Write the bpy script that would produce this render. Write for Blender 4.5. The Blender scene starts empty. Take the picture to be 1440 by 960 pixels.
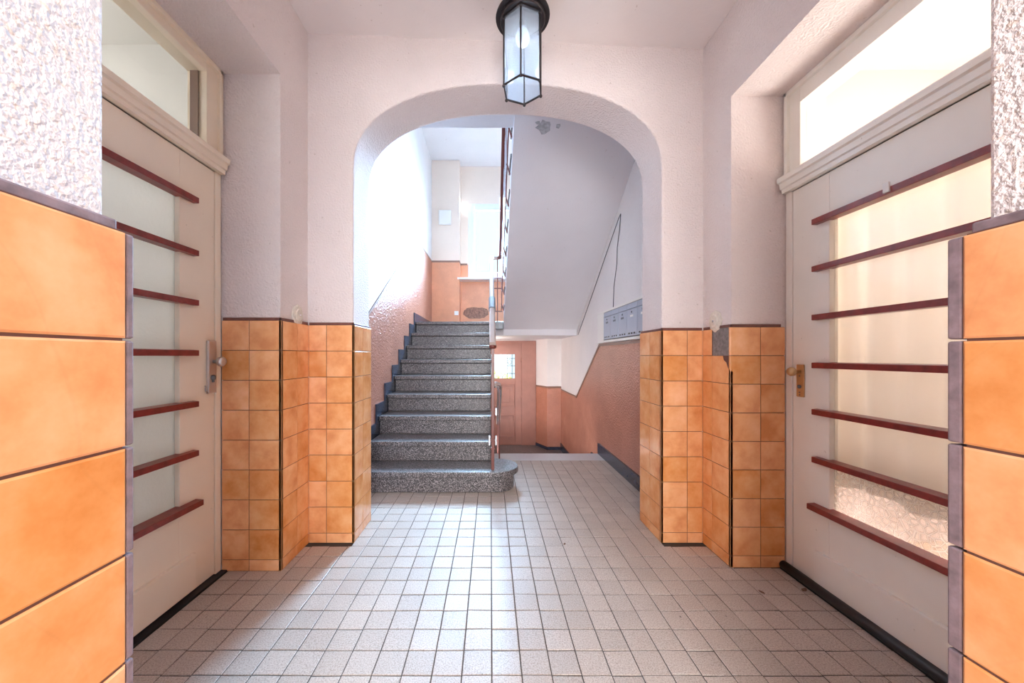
import bpy, bmesh, math, random
from mathutils import Vector, Matrix
random.seed(7)
S = bpy.context.scene
COL = S.collection
PI = math.pi

# ------------------------------------------------------------------ materials
def new_mat(name):
    m = bpy.data.materials.new(name); m.use_nodes = True
    nt = m.node_tree
    return m, nt, nt.nodes['Principled BSDF'], nt.nodes['Material Output']

def N(nt, typ, **kw):
    n = nt.nodes.new(typ)
    for k, v in kw.items():
        if k in n.inputs: n.inputs[k].default_value = v
        else: setattr(n, k, v)
    return n

def ramp(nt, stops):
    r = nt.nodes.new('ShaderNodeValToRGB')
    e = r.color_ramp.elements
    while len(e) < len(stops): e.new(0.5)
    for i, (p, c) in enumerate(stops):
        e[i].position = p
        e[i].color = (c, c, c, 1) if isinstance(c, (int, float)) else (*c, 1)
    return r

def pos(nt):
    return nt.nodes.new('ShaderNodeNewGeometry').outputs['Position']

def noise(nt, scale, detail=3, rough=.55, p=None):
    n = N(nt, 'ShaderNodeTexNoise', Scale=scale, Detail=detail, Roughness=rough)
    nt.links.new(p if p is not None else pos(nt), n.inputs['Vector'])
    return n

def mix(nt, fac, a, b, mode='MIX'):
    n = nt.nodes.new('ShaderNodeMix'); n.data_type = 'RGBA'; n.blend_type = mode
    for sock, v in ((n.inputs['Factor'], fac), (n.inputs[6], a), (n.inputs[7], b)):
        if hasattr(v, 'is_output'): nt.links.new(v, sock)
        elif isinstance(v, (int, float)): sock.default_value = v
        else: sock.default_value = (*v, 1)
    return n.outputs[2]

def bump(nt, bsdf, h, strength, dist):
    b = N(nt, 'ShaderNodeBump', Strength=strength, Distance=dist)
    nt.links.new(h, b.inputs['Height']); nt.links.new(b.outputs[0], bsdf.inputs['Normal'])
    return b

def simple(name, c, rough=.5, metal=0, var=.0, vscale=8, bscale=0, bstr=.2, bdist=.002, spec=.5):
    m, nt, b, o = new_mat(name)
    b.inputs['Roughness'].default_value = rough; b.inputs['Metallic'].default_value = metal
    b.inputs['Specular IOR Level'].default_value = spec
    b.inputs['Base Color'].default_value = (*c, 1)
    if var:
        n = noise(nt, vscale, 4)
        r = ramp(nt, [(.3, [x*(1-var) for x in c]), (.7, [min(1, x*(1+var)) for x in c])])
        nt.links.new(n.outputs['Fac'], r.inputs[0]); nt.links.new(r.outputs[0], b.inputs['Base Color'])
    if bscale:
        n = noise(nt, bscale, 3); bump(nt, b, n.outputs['Fac'], bstr, bdist)
    return m

def plaster_mat(name, c, scale=95, strength=.55, dist=.006, flecks=0.0):
    m, nt, b, o = new_mat(name)
    b.inputs['Roughness'].default_value = .75
    b.inputs['Specular IOR Level'].default_value = .3
    n = noise(nt, scale, 3, .5)
    r = ramp(nt, [(.35, 0), (.68, 1)]); nt.links.new(n.outputs['Fac'], r.inputs[0])
    bump(nt, b, r.outputs[0], strength, dist)
    n2 = noise(nt, 2.5, 4)
    r2 = ramp(nt, [(.3, [x*.95 for x in c]), (.7, c)]); nt.links.new(n2.outputs['Fac'], r2.inputs[0])
    out = r2.outputs[0]
    if flecks:
        n3 = noise(nt, scale*.8, 2, .5)
        r3 = ramp(nt, [(.56, 0), (.68, flecks)]); nt.links.new(n3.outputs['Fac'], r3.inputs[0])
        out = mix(nt, r3.outputs[0], out, (.62, .42, .26))
    # small dirt specks and scuffs
    n4 = noise(nt, 38, 2, .5)
    r4 = ramp(nt, [(.735, 0), (.76, .35)]); nt.links.new(n4.outputs['Fac'], r4.inputs[0])
    out = mix(nt, r4.outputs[0], out, (.42, .33, .28))
    nt.links.new(out, b.inputs['Base Color'])
    return m

def tile_mat(name, lo, mid, hi, rough=.16):
    m, nt, b, o = new_mat(name)
    b.inputs['Roughness'].default_value = rough
    g = nt.nodes.new('ShaderNodeNewGeometry')
    n = noise(nt, 9, 5, .6)
    # shift the mottling per tile so it never runs across a joint
    add = N(nt, 'ShaderNodeVectorMath', operation='MULTIPLY_ADD')
    comb = nt.nodes.new('ShaderNodeCombineXYZ')
    for i in range(3): nt.links.new(g.outputs['Random Per Island'], comb.inputs[i])
    nt.links.new(comb.outputs[0], add.inputs[0]); add.inputs[1].default_value = (37, 61, 23)
    nt.links.new(g.outputs['Position'], add.inputs[2])
    nt.links.new(add.outputs[0], n.inputs['Vector'])
    r = ramp(nt, [(.32, lo), (.5, mid), (.7, hi)]); nt.links.new(n.outputs['Fac'], r.inputs[0])
    hsv = nt.nodes.new('ShaderNodeHueSaturation')
    mr = N(nt, 'ShaderNodeMapRange'); mr.inputs['To Min'].default_value = .94; mr.inputs['To Max'].default_value = 1.06
    nt.links.new(g.outputs['Random Per Island'], mr.inputs['Value'])
    nt.links.new(mr.outputs[0], hsv.inputs['Value'])
    ms = N(nt, 'ShaderNodeMapRange'); ms.inputs['To Min'].default_value = 1.04; ms.inputs['To Max'].default_value = .94
    nt.links.new(g.outputs['Random Per Island'], ms.inputs['Value']); nt.links.new(ms.outputs[0], hsv.inputs['Saturation'])
    nt.links.new(r.outputs[0], hsv.inputs['Color'])
    # faint crazing rings in the glaze
    w = N(nt, 'ShaderNodeTexWave', Scale=3.2, Distortion=9.0, Detail=1.0)
    w.wave_type = 'RINGS'; w.inputs['Detail Scale'].default_value = .7
    nt.links.new(add.outputs[0], w.inputs['Vector'])
    wr = ramp(nt, [(.0, .05), (.006, .0)]); nt.links.new(w.outputs['Fac'], wr.inputs[0])
    out = mix(nt, wr.outputs[0], hsv.outputs[0], [x*.45 for x in lo])
    nt.links.new(out, b.inputs['Base Color'])
    n2 = noise(nt, 14, 2); bump(nt, b, n2.outputs['Fac'], .06, .004)
    return m

def floor_mat():
    m, nt, b, o = new_mat('floor_tile_cement')
    g = nt.nodes.new('ShaderNodeNewGeometry')
    n = noise(nt, 210, 2, .7)
    r = ramp(nt, [(.3, (.30, .245, .21)), (.5, (.50, .425, .37)), (.72, (.62, .55, .50))])
    nt.links.new(n.outputs['Fac'], r.inputs[0])
    hsv = nt.nodes.new('ShaderNodeHueSaturation')
    mr = N(nt, 'ShaderNodeMapRange'); mr.inputs['To Min'].default_value = .92; mr.inputs['To Max'].default_value = 1.07
    nt.links.new(g.outputs['Random Per Island'], mr.inputs['Value']); nt.links.new(mr.outputs[0], hsv.inputs['Value'])
    nt.links.new(r.outputs[0], hsv.inputs['Color'])
    n2 = noise(nt, 3.5, 5, .6)
    r2 = ramp(nt, [(.35, .0), (.75, .35)]); nt.links.new(n2.outputs['Fac'], r2.inputs[0])
    out = mix(nt, r2.outputs[0], hsv.outputs[0], (.36, .30, .26))
    n3 = noise(nt, 26, 2, .5)
    r3 = ramp(nt, [(.76, 0), (.78, .8)]); nt.links.new(n3.outputs['Fac'], r3.inputs[0])
    out = mix(nt, r3.outputs[0], out, (.07, .05, .045))
    nt.links.new(out, b.inputs['Base Color'])
    b.inputs['Roughness'].default_value = .42
    b.inputs['Specular IOR Level'].default_value = .4
    bump(nt, b, n.outputs['Fac'], .12, .002)
    return m

def terrazzo_mat(name, k=1.0, tint=(1, .98, 1.0), scale=150):
    m, nt, b, o = new_mat(name)
    v = N(nt, 'ShaderNodeTexVoronoi', Scale=scale); nt.links.new(pos(nt), v.inputs['Vector'])
    sep = nt.nodes.new('ShaderNodeSeparateColor'); nt.links.new(v.outputs['Color'], sep.inputs[0])
    st = [(.0, .035), (.35, .10), (.6, .22), (.82, .42), (1.0, .75)]
    r = ramp(nt, [(p, [min(1, c*k*t) for t in tint]) for p, c in st])
    r.color_ramp.interpolation = 'CONSTANT'
    nt.links.new(sep.outputs[0], r.inputs[0]); nt.links.new(r.outputs[0], b.inputs['Base Color'])
    b.inputs['Roughness'].default_value = .34
    return m

def dado_mat(name, c, rough=.22):
    m, nt, b, o = new_mat(name)
    n = noise(nt, 3, 5, .65)
    r = ramp(nt, [(.3, [x*.88 for x in c]), (.55, c), (.75, [min(1, x*1.12+.02) for x in c])])
    nt.links.new(n.outputs['Fac'], r.inputs[0])
    n3 = noise(nt, 22, 3); r3 = ramp(nt, [(.68, 0), (.74, .35)]); nt.links.new(n3.outputs['Fac'], r3.inputs[0])
    nt.links.new(mix(nt, r3.outputs[0], r.outputs[0], [min(1, x*1.2+.12) for x in c]), b.inputs['Base Color'])
    b.inputs['Roughness'].default_value = rough
    b.inputs['Specular IOR Level'].default_value = .6
    n2 = noise(nt, 62, 2, .5); bump(nt, b, n2.outputs['Fac'], .9, .010)
    return m

def glass_mat(name, tint=(1, 1, 1), white=.0, wcol=(.9, .9, .9), gloss_rough=.05, bscale=0, bstr=.3, bdist=.004, vor=False, refl=.0):
    """thin sheet glass: clear part, milky part and a mirror part by Fresnel"""
    m, nt, b, o = new_mat(name)
    nt.nodes.remove(b)
    tr = N(nt, 'ShaderNodeBsdfTransparent'); tr.inputs[0].default_value = (*tint, 1)
    last = tr.outputs[0]
    df = N(nt, 'ShaderNodeBsdfDiffuse'); df.inputs[0].default_value = (*wcol, 1)
    tl = N(nt, 'ShaderNodeBsdfTranslucent'); tl.inputs[0].default_value = (*wcol, 1)
    gl = N(nt, 'ShaderNodeBsdfGlossy'); gl.inputs['Roughness'].default_value = gloss_rough
    fr = N(nt, 'ShaderNodeFresnel', IOR=1.45)
    ge = nt.nodes.new('ShaderNodeNewGeometry')      # the same reflection on both faces of the sheet
    mi = N(nt, 'ShaderNodeMapRange'); mi.inputs['To Min'].default_value = 1.45; mi.inputs['To Max'].default_value = 1/1.45
    nt.links.new(ge.outputs['Backfacing'], mi.inputs['Value']); nt.links.new(mi.outputs[0], fr.inputs['IOR'])
    if bscale:
        if vor:
            t = N(nt, 'ShaderNodeTexVoronoi', Scale=bscale); t.feature = 'DISTANCE_TO_EDGE'
            nt.links.new(pos(nt), t.inputs['Vector']); h = t.outputs['Distance']
        else:
            h = noise(nt, bscale, 2).outputs['Fac']
        bp = N(nt, 'ShaderNodeBump', Strength=bstr, Distance=bdist); nt.links.new(h, bp.inputs['Height'])
        for n in (df, gl, fr): nt.links.new(bp.outputs[0], n.inputs['Normal'])
    if white:
        mm = N(nt, 'ShaderNodeMixShader'); mm.inputs[0].default_value = .5
        nt.links.new(df.outputs[0], mm.inputs[1]); nt.links.new(tl.outputs[0], mm.inputs[2])
        mw = N(nt, 'ShaderNodeMixShader'); mw.inputs[0].default_value = white
        if vor:
            rr = ramp(nt, [(.0, min(1, white*2.2)), (.10, white*1.1), (.4, white*.8)]); nt.links.new(h, rr.inputs[0]); nt.links.new(rr.outputs[0], mw.inputs[0])
        nt.links.new(last, mw.inputs[1]); nt.links.new(mm.outputs[0], mw.inputs[2]); last = mw.outputs[0]
    mf = N(nt, 'ShaderNodeMixShader'); nt.links.new(fr.outputs[0], mf.inputs[0])
    nt.links.new(last, mf.inputs[1]); nt.links.new(gl.outputs[0], mf.inputs[2])
    nt.links.new(mf.outputs[0], o.inputs['Surface'])
    return m

def door_paint(name, c, chip=.35):
    m, nt, b, o = new_mat(name)
    n = noise(nt, 3, 4)
    r = ramp(nt, [(.3, [x*.94 for x in c]), (.7, c)]); nt.links.new(n.outputs['Fac'], r.inputs[0])
    n2 = noise(nt, 42, 3, .6); r2 = ramp(nt, [(.72, 0), (.75, chip)]); nt.links.new(n2.outputs['Fac'], r2.inputs[0])
    nt.links.new(mix(nt, r2.outputs[0], r.outputs[0], (.30, .22, .16)), b.inputs['Base Color'])
    b.inputs['Roughness'].default_value = .28
    n3 = noise(nt, 30, 2); bump(nt, b, n3.outputs['Fac'], .04, .003)
    return m

def fabric_mat(name, c):
    m, nt, b, o = new_mat(name)
    nt.nodes.remove(b)
    df = N(nt, 'ShaderNodeBsdfDiffuse'); tl = N(nt, 'ShaderNodeBsdfTranslucent')
    for n in (df, tl): n.inputs[0].default_value = (*c, 1)
    mx = N(nt, 'ShaderNodeMixShader'); mx.inputs[0].default_value = .34
    nt.links.new(df.outputs[0], mx.inputs[1]); nt.links.new(tl.outputs[0], mx.inputs[2])
    nt.links.new(mx.outputs[0], o.inputs['Surface'])
    return m

M = {}
M['plaster'] = plaster_mat('woodchip_plaster', (.80, .715, .70))
M['plaster_near'] = plaster_mat('rough_plaster', (.82, .77, .77), scale=125, strength=.6, dist=.005, flecks=.35)
M['plaster_stair'] = plaster_mat('stairwell_plaster', (.86, .81, .79), scale=80, strength=.5, dist=.006)
M['plaster_beige'] = plaster_mat('landing_plaster', (.88, .72, .60), scale=80, strength=.2, dist=.004)
M['soffit'] = plaster_mat('soffit_paint', (.74, .72, .75), scale=60, strength=.08, dist=.004)
M['ceiling'] = plaster_mat('ceiling_paint', (.84, .78, .77), scale=60, strength=.15, dist=.004)
M['tile'] = tile_mat('orange_glazed_tile', (.70, .265, .085), (.81, .365, .14), (.88, .46, .22))
M['grout'] = simple('dark_grout', (.13, .055, .04), .8)
M['grout_near'] = simple('mauve_edge_mortar', (.23, .17, .19), .7, var=.3, vscale=40, bscale=60, bstr=.5)
M['mortar'] = simple('grey_mortar', (.22, .20, .20), .9, var=.3, vscale=60, bscale=90, bstr=.6)
M['trimdark'] = simple('brown_trim_paint', (.17, .065, .05), .4, var=.2, vscale=30)
M['floor'] = floor_mat()
M['floorgrout'] = simple('floor_joint', (.06, .05, .045), .85)
M['granite'] = simple('granite_edging', (.55, .57, .60), .3, var=.2, vscale=150)
M['terrazzo'] = terrazzo_mat('terrazzo', .78, (1.06, .94, .95), 230)
M['terrazzo_dark'] = terrazzo_mat('worn_landing_terrazzo', 1.0, (1, .95, .9))  # tone of the unseen landing top, set for the light it bounces
M['slate'] = simple('slate_skirting', (.035, .045, .075), .25, var=.4, vscale=25)
M['dado'] = dado_mat('terracotta_gloss', (.55, .235, .155))
M['dado_orange'] = dado_mat('orange_gloss', (.80, .35, .19), .3)
M['dado_line'] = simple('dado_line_paint', (.25, .13, .09), .45)
M['cream'] = door_paint('cream_gloss_paint', (.90, .79, .64))
M['white'] = door_paint('offwhite_gloss_paint', (.90, .87, .81))
M['red'] = simple('oxblood_paint', (.22, .026, .020), .28, var=.25, vscale=30)
M['brown'] = simple('brown_paint', (.22, .13, .10), .5)  # brown stands in for the shade inside the left transom rebate
M['rubber'] = simple('black_rubber', (.02, .02, .024), .45)
M['alu'] = simple('brushed_aluminium', (.66, .62, .60), .32, metal=.85)
M['brass'] = simple('worn_brass', (.62, .42, .22), .35, metal=.8)
M['steel'] = simple('steel', (.62, .66, .72), .25, metal=.9)
M['dark'] = simple('black_metal', (.035, .028, .030), .38, metal=.3)
M['rail'] = simple('taupe_handrail', (.50, .40, .36), .22)
M['redrail'] = simple('redbrown_metal', (.15, .035, .025), .35)
M['winwhite'] = simple('white_window_plastic', (.82, .84, .86), .3)
M['whiteplastic'] = simple('white_plastic', (.85, .82, .77), .4)
M['ivory'] = simple('aged_ivory', (.72, .66, .58), .6, var=.12, vscale=60, bscale=90, bstr=.4)
M['mail'] = simple('grey_mailbox_metal', (.44, .49, .58), .4, metal=.2)
M['maildark'] = simple('dark_grey_metal', (.16, .18, .21), .5)
M['paper'] = simple('paper_label', (.85, .85, .83), .7)
M['backdoor'] = simple('redbrown_door_paint', (.39, .180, .138), .4, var=.08, vscale=6)
M['glass'] = glass_mat('window_glass', (.97, 1, 1))
M['glass_l'] = glass_mat('frosted_glass', (.90, .91, .89), .68, (.88, .89, .86), .12, 70, .5, .006)
M['glass_r'] = glass_mat('pebbled_glass', (.985, .97, .95), .24, (.95, .92, .87), .12, 42, .04, .003, vor=True)
M['glass_transom'] = glass_mat('transom_glass', (.94, .94, .92))
M['glass_lamp'] = glass_mat('lantern_glass', (.85, .92, .985), .22, (.86, .91, .98), .08)
M['glass_back'] = glass_mat('back_door_glass', (.98, 1, .98))
M['bulb'] = glass_mat('bulb_glass', (.9, .95, 1), .75, (.95, .97, 1), .1)
M['curtain'] = fabric_mat('cream_curtain', (.92, .885, .83))
M['roomwarm'] = simple('warm_room_paint', (.62, .55, .52), .8)
M['roomgrey'] = simple('grey_room_paint', (.62, .61, .58), .8)
M['roomfloor'] = simple('room_floor_wood', (.45, .33, .23), .4)
M['stain'] = simple('worn_brown_patch', (.30, .14, .09), .55, var=.5, vscale=30)
M['bare'] = simple('bare_grey_plaster', (.42, .43, .46), .9, var=.25, vscale=40)
M['leaf'] = simple('garden_leaf', (.30, .42, .06), .5, var=.5, vscale=6)
M['pave'] = simple('outside_paving', (.52, .47, .42), .8, var=.15, vscale=5)
M['frontdoor'] = simple('dark_front_door_varnish', (.10, .055, .035), .4, var=.2, vscale=12)
M['mat'] = simple('coir_mat', (.07, .05, .035), .95, var=.3, vscale=80)
M['glass_plain'] = glass_mat('plain_door_glass', (.985, .97, .95), .10, (.95, .92, .87), .08)
M['cable'] = simple('dark_cable', (.09, .08, .08), .6)

# ------------------------------------------------------------------ geometry helpers
def bx(bm, x0, x1, y0, y1, z0, z1, mi=0):
    if x0 > x1: x0, x1 = x1, x0
    if y0 > y1: y0, y1 = y1, y0
    if z0 > z1: z0, z1 = z1, z0
    v = [bm.verts.new(p) for p in ((x0,y0,z0),(x1,y0,z0),(x1,y1,z0),(x0,y1,z0),(x0,y0,z1),(x1,y0,z1),(x1,y1,z1),(x0,y1,z1))]
    for f in ((0,3,2,1),(4,5,6,7),(0,1,5,4),(1,2,6,5),(2,3,7,6),(3,0,4,7)):
        bm.faces.new([v[i] for i in f]).material_index = mi
    return bm

def BX(*a): return bx(bmesh.new(), *a)

def prism(bm, pts, axis, a, b, mi=0):
    """closed outline pts in the two other axes, extruded from a to b along axis"""
    def P(p, t):
        if axis == 'x': return (t, p[0], p[1])
        if axis == 'y': return (p[0], t, p[1])
        return (p[0], p[1], t)
    A = [bm.verts.new(P(p, a)) for p in pts]; B = [bm.verts.new(P(p, b)) for p in pts]
    n = len(pts)
    fs = [bm.faces.new(A), bm.faces.new(list(reversed(B)))]
    for i in range(n): fs.append(bm.faces.new((A[i], B[i], B[(i+1) % n], A[(i+1) % n])))
    for f in fs: f.material_index = mi
    bmesh.ops.recalc_face_normals(bm, faces=fs)
    return bm

def PR(*a): return prism(bmesh.new(), *a)

def tube(bm, pts, r, seg=10, caps=True, mi=0):
    pts = [Vector(p) for p in pts]; rings = []
    up = None
    for i, p in enumerate(pts):
        t = (pts[min(i+1, len(pts)-1)] - pts[max(i-1, 0)]).normalized()
        if up is None:
            up = Vector((0, 0, 1)) if abs(t.z) < .9 else Vector((1, 0, 0))
        s = t.cross(up).normalized(); up = s.cross(t).normalized()
        rr = r[i] if isinstance(r, (list, tuple)) else r
        rings.append([bm.verts.new(p + (s*math.cos(k*2*PI/seg) + up*math.sin(k*2*PI/seg))*rr) for k in range(seg)])
    fs = []
    for a, b in zip(rings, rings[1:]):
        for k in range(seg): fs.append(bm.faces.new((a[k], a[(k+1) % seg], b[(k+1) % seg], b[k])))
    if caps:
        fs.append(bm.faces.new(list(reversed(rings[0])))); fs.append(bm.faces.new(rings[-1]))
    for f in fs: f.material_index = mi; f.smooth = len(f.verts) == 4
    bmesh.ops.recalc_face_normals(bm, faces=fs)
    return bm

def bar(bm, p0, p1, w, h, mi=0):
    """rectangular bar from p0 to p1; w across (horizontal), h the other way"""
    p0, p1 = Vector(p0), Vector(p1); t = (p1-p0).normalized()
    ref = Vector((0, 0, 1)) if abs(t.z) < .95 else Vector((0, 1, 0))
    s = t.cross(ref).normalized(); u = s.cross(t).normalized()
    def ring(p): return [bm.verts.new(p + s*a*w/2 + u*b*h/2) for a, b in ((-1,-1),(1,-1),(1,1),(-1,1))]
    A, B = ring(p0), ring(p1)
    fs = [bm.faces.new(A), bm.faces.new(list(reversed(B)))]
    for i in range(4): fs.append(bm.faces.new((A[i], B[i], B[(i+1) % 4], A[(i+1) % 4])))
    for f in fs: f.material_index = mi
    bmesh.ops.recalc_face_normals(bm, faces=fs)
    return bm

def lathe(bm, prof, c, axis='z', seg=24, closed=True):
    c = Vector(c); rings = []
    for r, h in prof:
        ring = []
        for k in range(seg):
            a = k*2*PI/seg; u, v = math.cos(a)*r, math.sin(a)*r
            d = {'z': (u, v, h), 'x': (h, u, v), 'y': (u, h, v)}[axis]
            ring.append(bm.verts.new(c + Vector(d)))
        rings.append(ring)
    fs = []
    for a, b in zip(rings, rings[1:]):
        for k in range(seg): fs.append(bm.faces.new((a[k], a[(k+1) % seg], b[(k+1) % seg], b[k])))
    if closed:
        fs.append(bm.faces.new(rings[0])); fs.append(bm.faces.new(rings[-1]))
    for f in fs: f.smooth = len(f.verts) == 4
    bmesh.ops.recalc_face_normals(bm, faces=fs)
    return bm

def sph(bm, c, r, sub=2):
    g = bmesh.ops.create_icosphere(bm, subdivisions=sub, radius=r, matrix=Matrix.Translation(c))
    for v in g['verts']:
        for f in v.link_faces: f.smooth = True
    return bm

def obj(name, bm, mats, parent=None, bevel=0, seg=2, origin=None):
    if not isinstance(mats, (list, tuple)): mats = [mats]
    vs = [v.co for v in bm.verts]
    lo = Vector([min(v[i] for v in vs) for i in range(3)]); hi = Vector([max(v[i] for v in vs) for i in range(3)])
    o0 = Vector(origin) if origin else Vector(((lo.x+hi.x)/2, (lo.y+hi.y)/2, lo.z))
    bmesh.ops.translate(bm, verts=bm.verts, vec=-o0)
    me = bpy.data.meshes.new(name); bm.to_mesh(me); bm.free()
    for m in mats: me.materials.append(m)
    o = bpy.data.objects.new(name, me); COL.objects.link(o); o.location = o0
    if parent:
        o.parent = parent
        o.matrix_parent_inverse = Matrix.Translation(-world_loc(parent))
    if bevel:
        md = o.modifiers.new('edge', 'BEVEL'); md.width = bevel; md.segments = seg; md.limit_method = 'ANGLE'; md.angle_limit = math.radians(40)
        md.harden_normals = False
    return o

def world_loc(o):
    # every object here is only translated, and each stores its world place in location (parent inverse cancels the parent's)
    return Vector(o.location)

def empty(name, loc):
    o = bpy.data.objects.new(name, None); COL.objects.link(o); o.location = loc; o.empty_display_size = .1
    return o

def tag(o, label=None, cat=None, group=None, kind=None):
    if label: o['label'] = label
    if cat: o['category'] = cat
    if group: o['group'] = group
    if kind: o['kind'] = kind
    return o

def struct(name, bm, mats, label, cat, **kw):
    return tag(obj(name, bm, mats, **kw), label, cat, kind='structure')

def clad(bm, plane, at, n, ue, ze, gap=.0030, t=.012, skip=(), cham=.0014, chip=None):
    """glazed tiles on a plane (x or y = at), facing n (+1/-1); ue: column edges, ze: row edges; material 0 tile, 1 joint"""
    def P(u, z, d):
        return (at - n*d, u, z) if plane == 'x' else (u, at - n*d, z)
    def tile(poly):
        c = Vector((sum(p[0] for p in poly)/len(poly), sum(p[1] for p in poly)/len(poly)))
        def shrink(q): 
            out = []
            for p in poly:
                d = Vector((c.x-p[0], c.y-p[1])); L = max(abs(d.x), abs(d.y), 1e-6)
                out.append((p[0]+math.copysign(min(q, abs(d.x)), d.x), p[1]+math.copysign(min(q, abs(d.y)), d.y)))
            return out
        a = [bm.verts.new(P(u, z, t)) for u, z in poly]
        b = [bm.verts.new(P(u, z, cham*.6)) for u, z in poly]
        e = [bm.verts.new(P(u, z, 0)) for u, z in shrink(cham)]
        k = len(poly); fs = [bm.faces.new(e)]
        for i in range(k):
            j = (i+1) % k
            fs.append(bm.faces.new((a[i], a[j], b[j], b[i]))); fs.append(bm.faces.new((b[i], b[j], e[j], e[i])))
        bmesh.ops.recalc_face_normals(bm, faces=fs)
        if sum((f.normal.x if plane == 'x' else f.normal.y)*n for f in fs[:1]) < 0:
            for f in fs: f.normal_flip()
        for f in fs: f.material_index = 0
    for i in range(len(ue)-1):
        for j in range(len(ze)-1):
            if (i, j) in skip: continue
            u0, u1, z0, z1 = ue[i]+gap/2, ue[i+1]-gap/2, ze[j]+gap/2, ze[j+1]-gap/2
            if i == 0: u0 = ue[0]
            if i == len(ue)-2: u1 = ue[-1]
            if chip and (i, j) in chip: tile(chip[(i, j)](u0, u1, z0, z1)); continue
            tile([(u0, z0), (u1, z0), (u1, z1), (u0, z1)])
    ue = [ue[0]+.003] + list(ue[1:-1]) + [ue[-1]-.003]      # the joint bed stays inside the corner tiles
    u0, u1 = ue[0], ue[-1]
    d0, d1 = at - n*(t), at - n*.0026
    if skip:
        # joint bed in strips so the missing tile leaves a hollow
        for i in range(len(ue)-1):
            for j in range(len(ze)-1):
                if (i, j) in skip: continue
                if plane == 'x': bx(bm, d0, d1, ue[i], ue[i+1], ze[j], ze[j+1], 1)
                else: bx(bm, ue[i], ue[i+1], d0, d1, ze[j], ze[j+1], 1)
    elif plane == 'x': bx(bm, d0, d1, u0, u1, ze[0], ze[-1], 1)
    else: bx(bm, u0, u1, d0, d1, ze[0], ze[-1], 1)
    return bm

def rows(skirt, pitch, n=8): return [0.0] + [skirt + pitch*k for k in range(n+1)]
RL = rows(.057, .1500); RR = rows(.060, .1458); RN = rows(.0525, .150)
TL, TR, TN = RL[-1], RR[-1], RN[-1]
T = .012

# ------------------------------------------------------------------ hall
XL, XR = -1.049, 1.222            # tile faces of the hall's long walls
DL, DR = -1.351, 1.504            # door planes
YA0, YA1 = 2.05, 2.34             # arch wall
YL, YR = 1.782, 1.812             # far reveals of the two door recesses
JL, JR = -.787, .982              # arch jamb tile faces
NL, NR, NY = -.507, .673, .495    # entrance jambs
YF = -1.7                         # outer face of the entrance wall
def ceil_z(x): return 2.949 + (2.858-2.949)*(x+1.05)/(2.27)

# left wall (pier, lintel above the recess, stub next to the entrance)
bm = bmesh.new()
bx(bm, -1.46, XL-T, YL+T, YA0+.10, 0, 3.05)
bx(bm, -1.46, XL-T, .735, YL+T, 2.50, 3.05)
bx(bm, -1.46, XL-T, NY-.1, .735, 0, 3.05)
wl = struct('wall_left', bm, M['plaster'], 'left hall wall with pale plaster above orange tiles around the recessed door with frosted glass', 'wall')
bm = clad(bmesh.new(), 'y', YL, -1, [DL+.004, -1.212, XL], RL)
clad(bm, 'x', XL, 1, [YL, 1.932, YA0], RL)
obj('tile_cladding', bm, [M['tile'], M['grout']], wl)
bm = BX(DL+.004, XL-.004, YL+.004, YL+T+.002, TL, TL+.015); bx(bm, XL-T-.002, XL-.004, YL+.004, YA0, TL, TL+.015)
obj('dado_trim', bm, M['trimdark'], wl, bevel=.002)

# right wall
bm = bmesh.new()
bx(bm, XR+T, 1.62, YR+T, YA0+.10, 0, 3.05)
bx(bm, XR+T, 1.62, .735, YR+T, 2.41, 3.05)
bx(bm, XR+T, 1.62, NY-.1, .735, 0, 3.05)
wr = struct('wall_right', bm, M['plaster'], 'right hall wall with pale plaster above orange tiles around the recessed door with clear curtained glass', 'wall')
bm = clad(bmesh.new(), 'y', YR, -1, [XR, 1.377, DR-.004], RR)
def chip(u0, u1, z0, z1): return [(u0+.0, z0), (u1, z0), (u1, z1), (u0+.062, z1), (u0+.055, z1-.022), (u0+.036, z1-.034), (u0+.022, z1-.062), (u0, z1-.078)]
clad(bm, 'x', XR, -1, [YR, 1.966, YA0], RR, skip={(0, 8)}, chip={(0, 7): chip})
obj('tile_cladding', bm, [M['tile'], M['grout']], wr)
bm = BX(XR+T-.006, XR+T+.002, YR+.003, 1.966, RR[8], RR[9])
prism(bm, [(YR+.002, RR[8]-.08), (YR+.065, RR[8]), (YR+.002, RR[8])], 'x', XR+.007, XR+T)
tag(obj('bare_mortar', bm, M['mortar'], wr), 'grey mortar bared where a wall tile is missing')
bm = BX(XR+.004, DR-.02, YR+.004, YR+T+.002, TR, TR+.015); bx(bm, XR+.004, XR+T+.002, YR+.004, YA0, TR, TR+.015)
obj('dado_trim', bm, M['trimdark'], wr, bevel=.002)

# arch wall
cx, ra, zs, rb = (JL+JR)/2, (JR-JL)/2+T, 2.176, .484
prof = []
n_s = 40
for i in range(n_s+1):
    a = PI - PI*i/n_s; c, s = math.cos(a), math.sin(a); e = 2/2.25
    prof.append((cx + ra*math.copysign(abs(c)**e, c), zs + rb*abs(s)**e))
out = [(-1.75, 0), (-1.75, 4.8), (1.95, 4.8), (1.95, 0), (cx+ra, 0)] + list(reversed(prof)) + [(cx-ra, 0)]
bm = PR(out, 'y', YA0+T, YA1)
wa = struct('wall_arch', bm, M['plaster'], 'wide flat arch of pale plaster on two tiled piers between hall and staircase', 'wall', bevel=.012, seg=3)
bm = clad(bmesh.new(), 'y', YA0, -1, [XL, -.947, JL], RL)
clad(bm, 'x', JL, 1, [YA0, 2.192, YA1], RL)
tag(obj('tile_cladding', bm, [M['tile'], M['grout']], wa), 'orange wall tiles on the left arch pier')
bm = BX(XL, JL-.004, YA0+.004, YA0+T+.002, TL, TL+.015); bx(bm, JL-T-.002, JL-.004, YA0+.004, YA1, TL, TL+.013)
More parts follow.
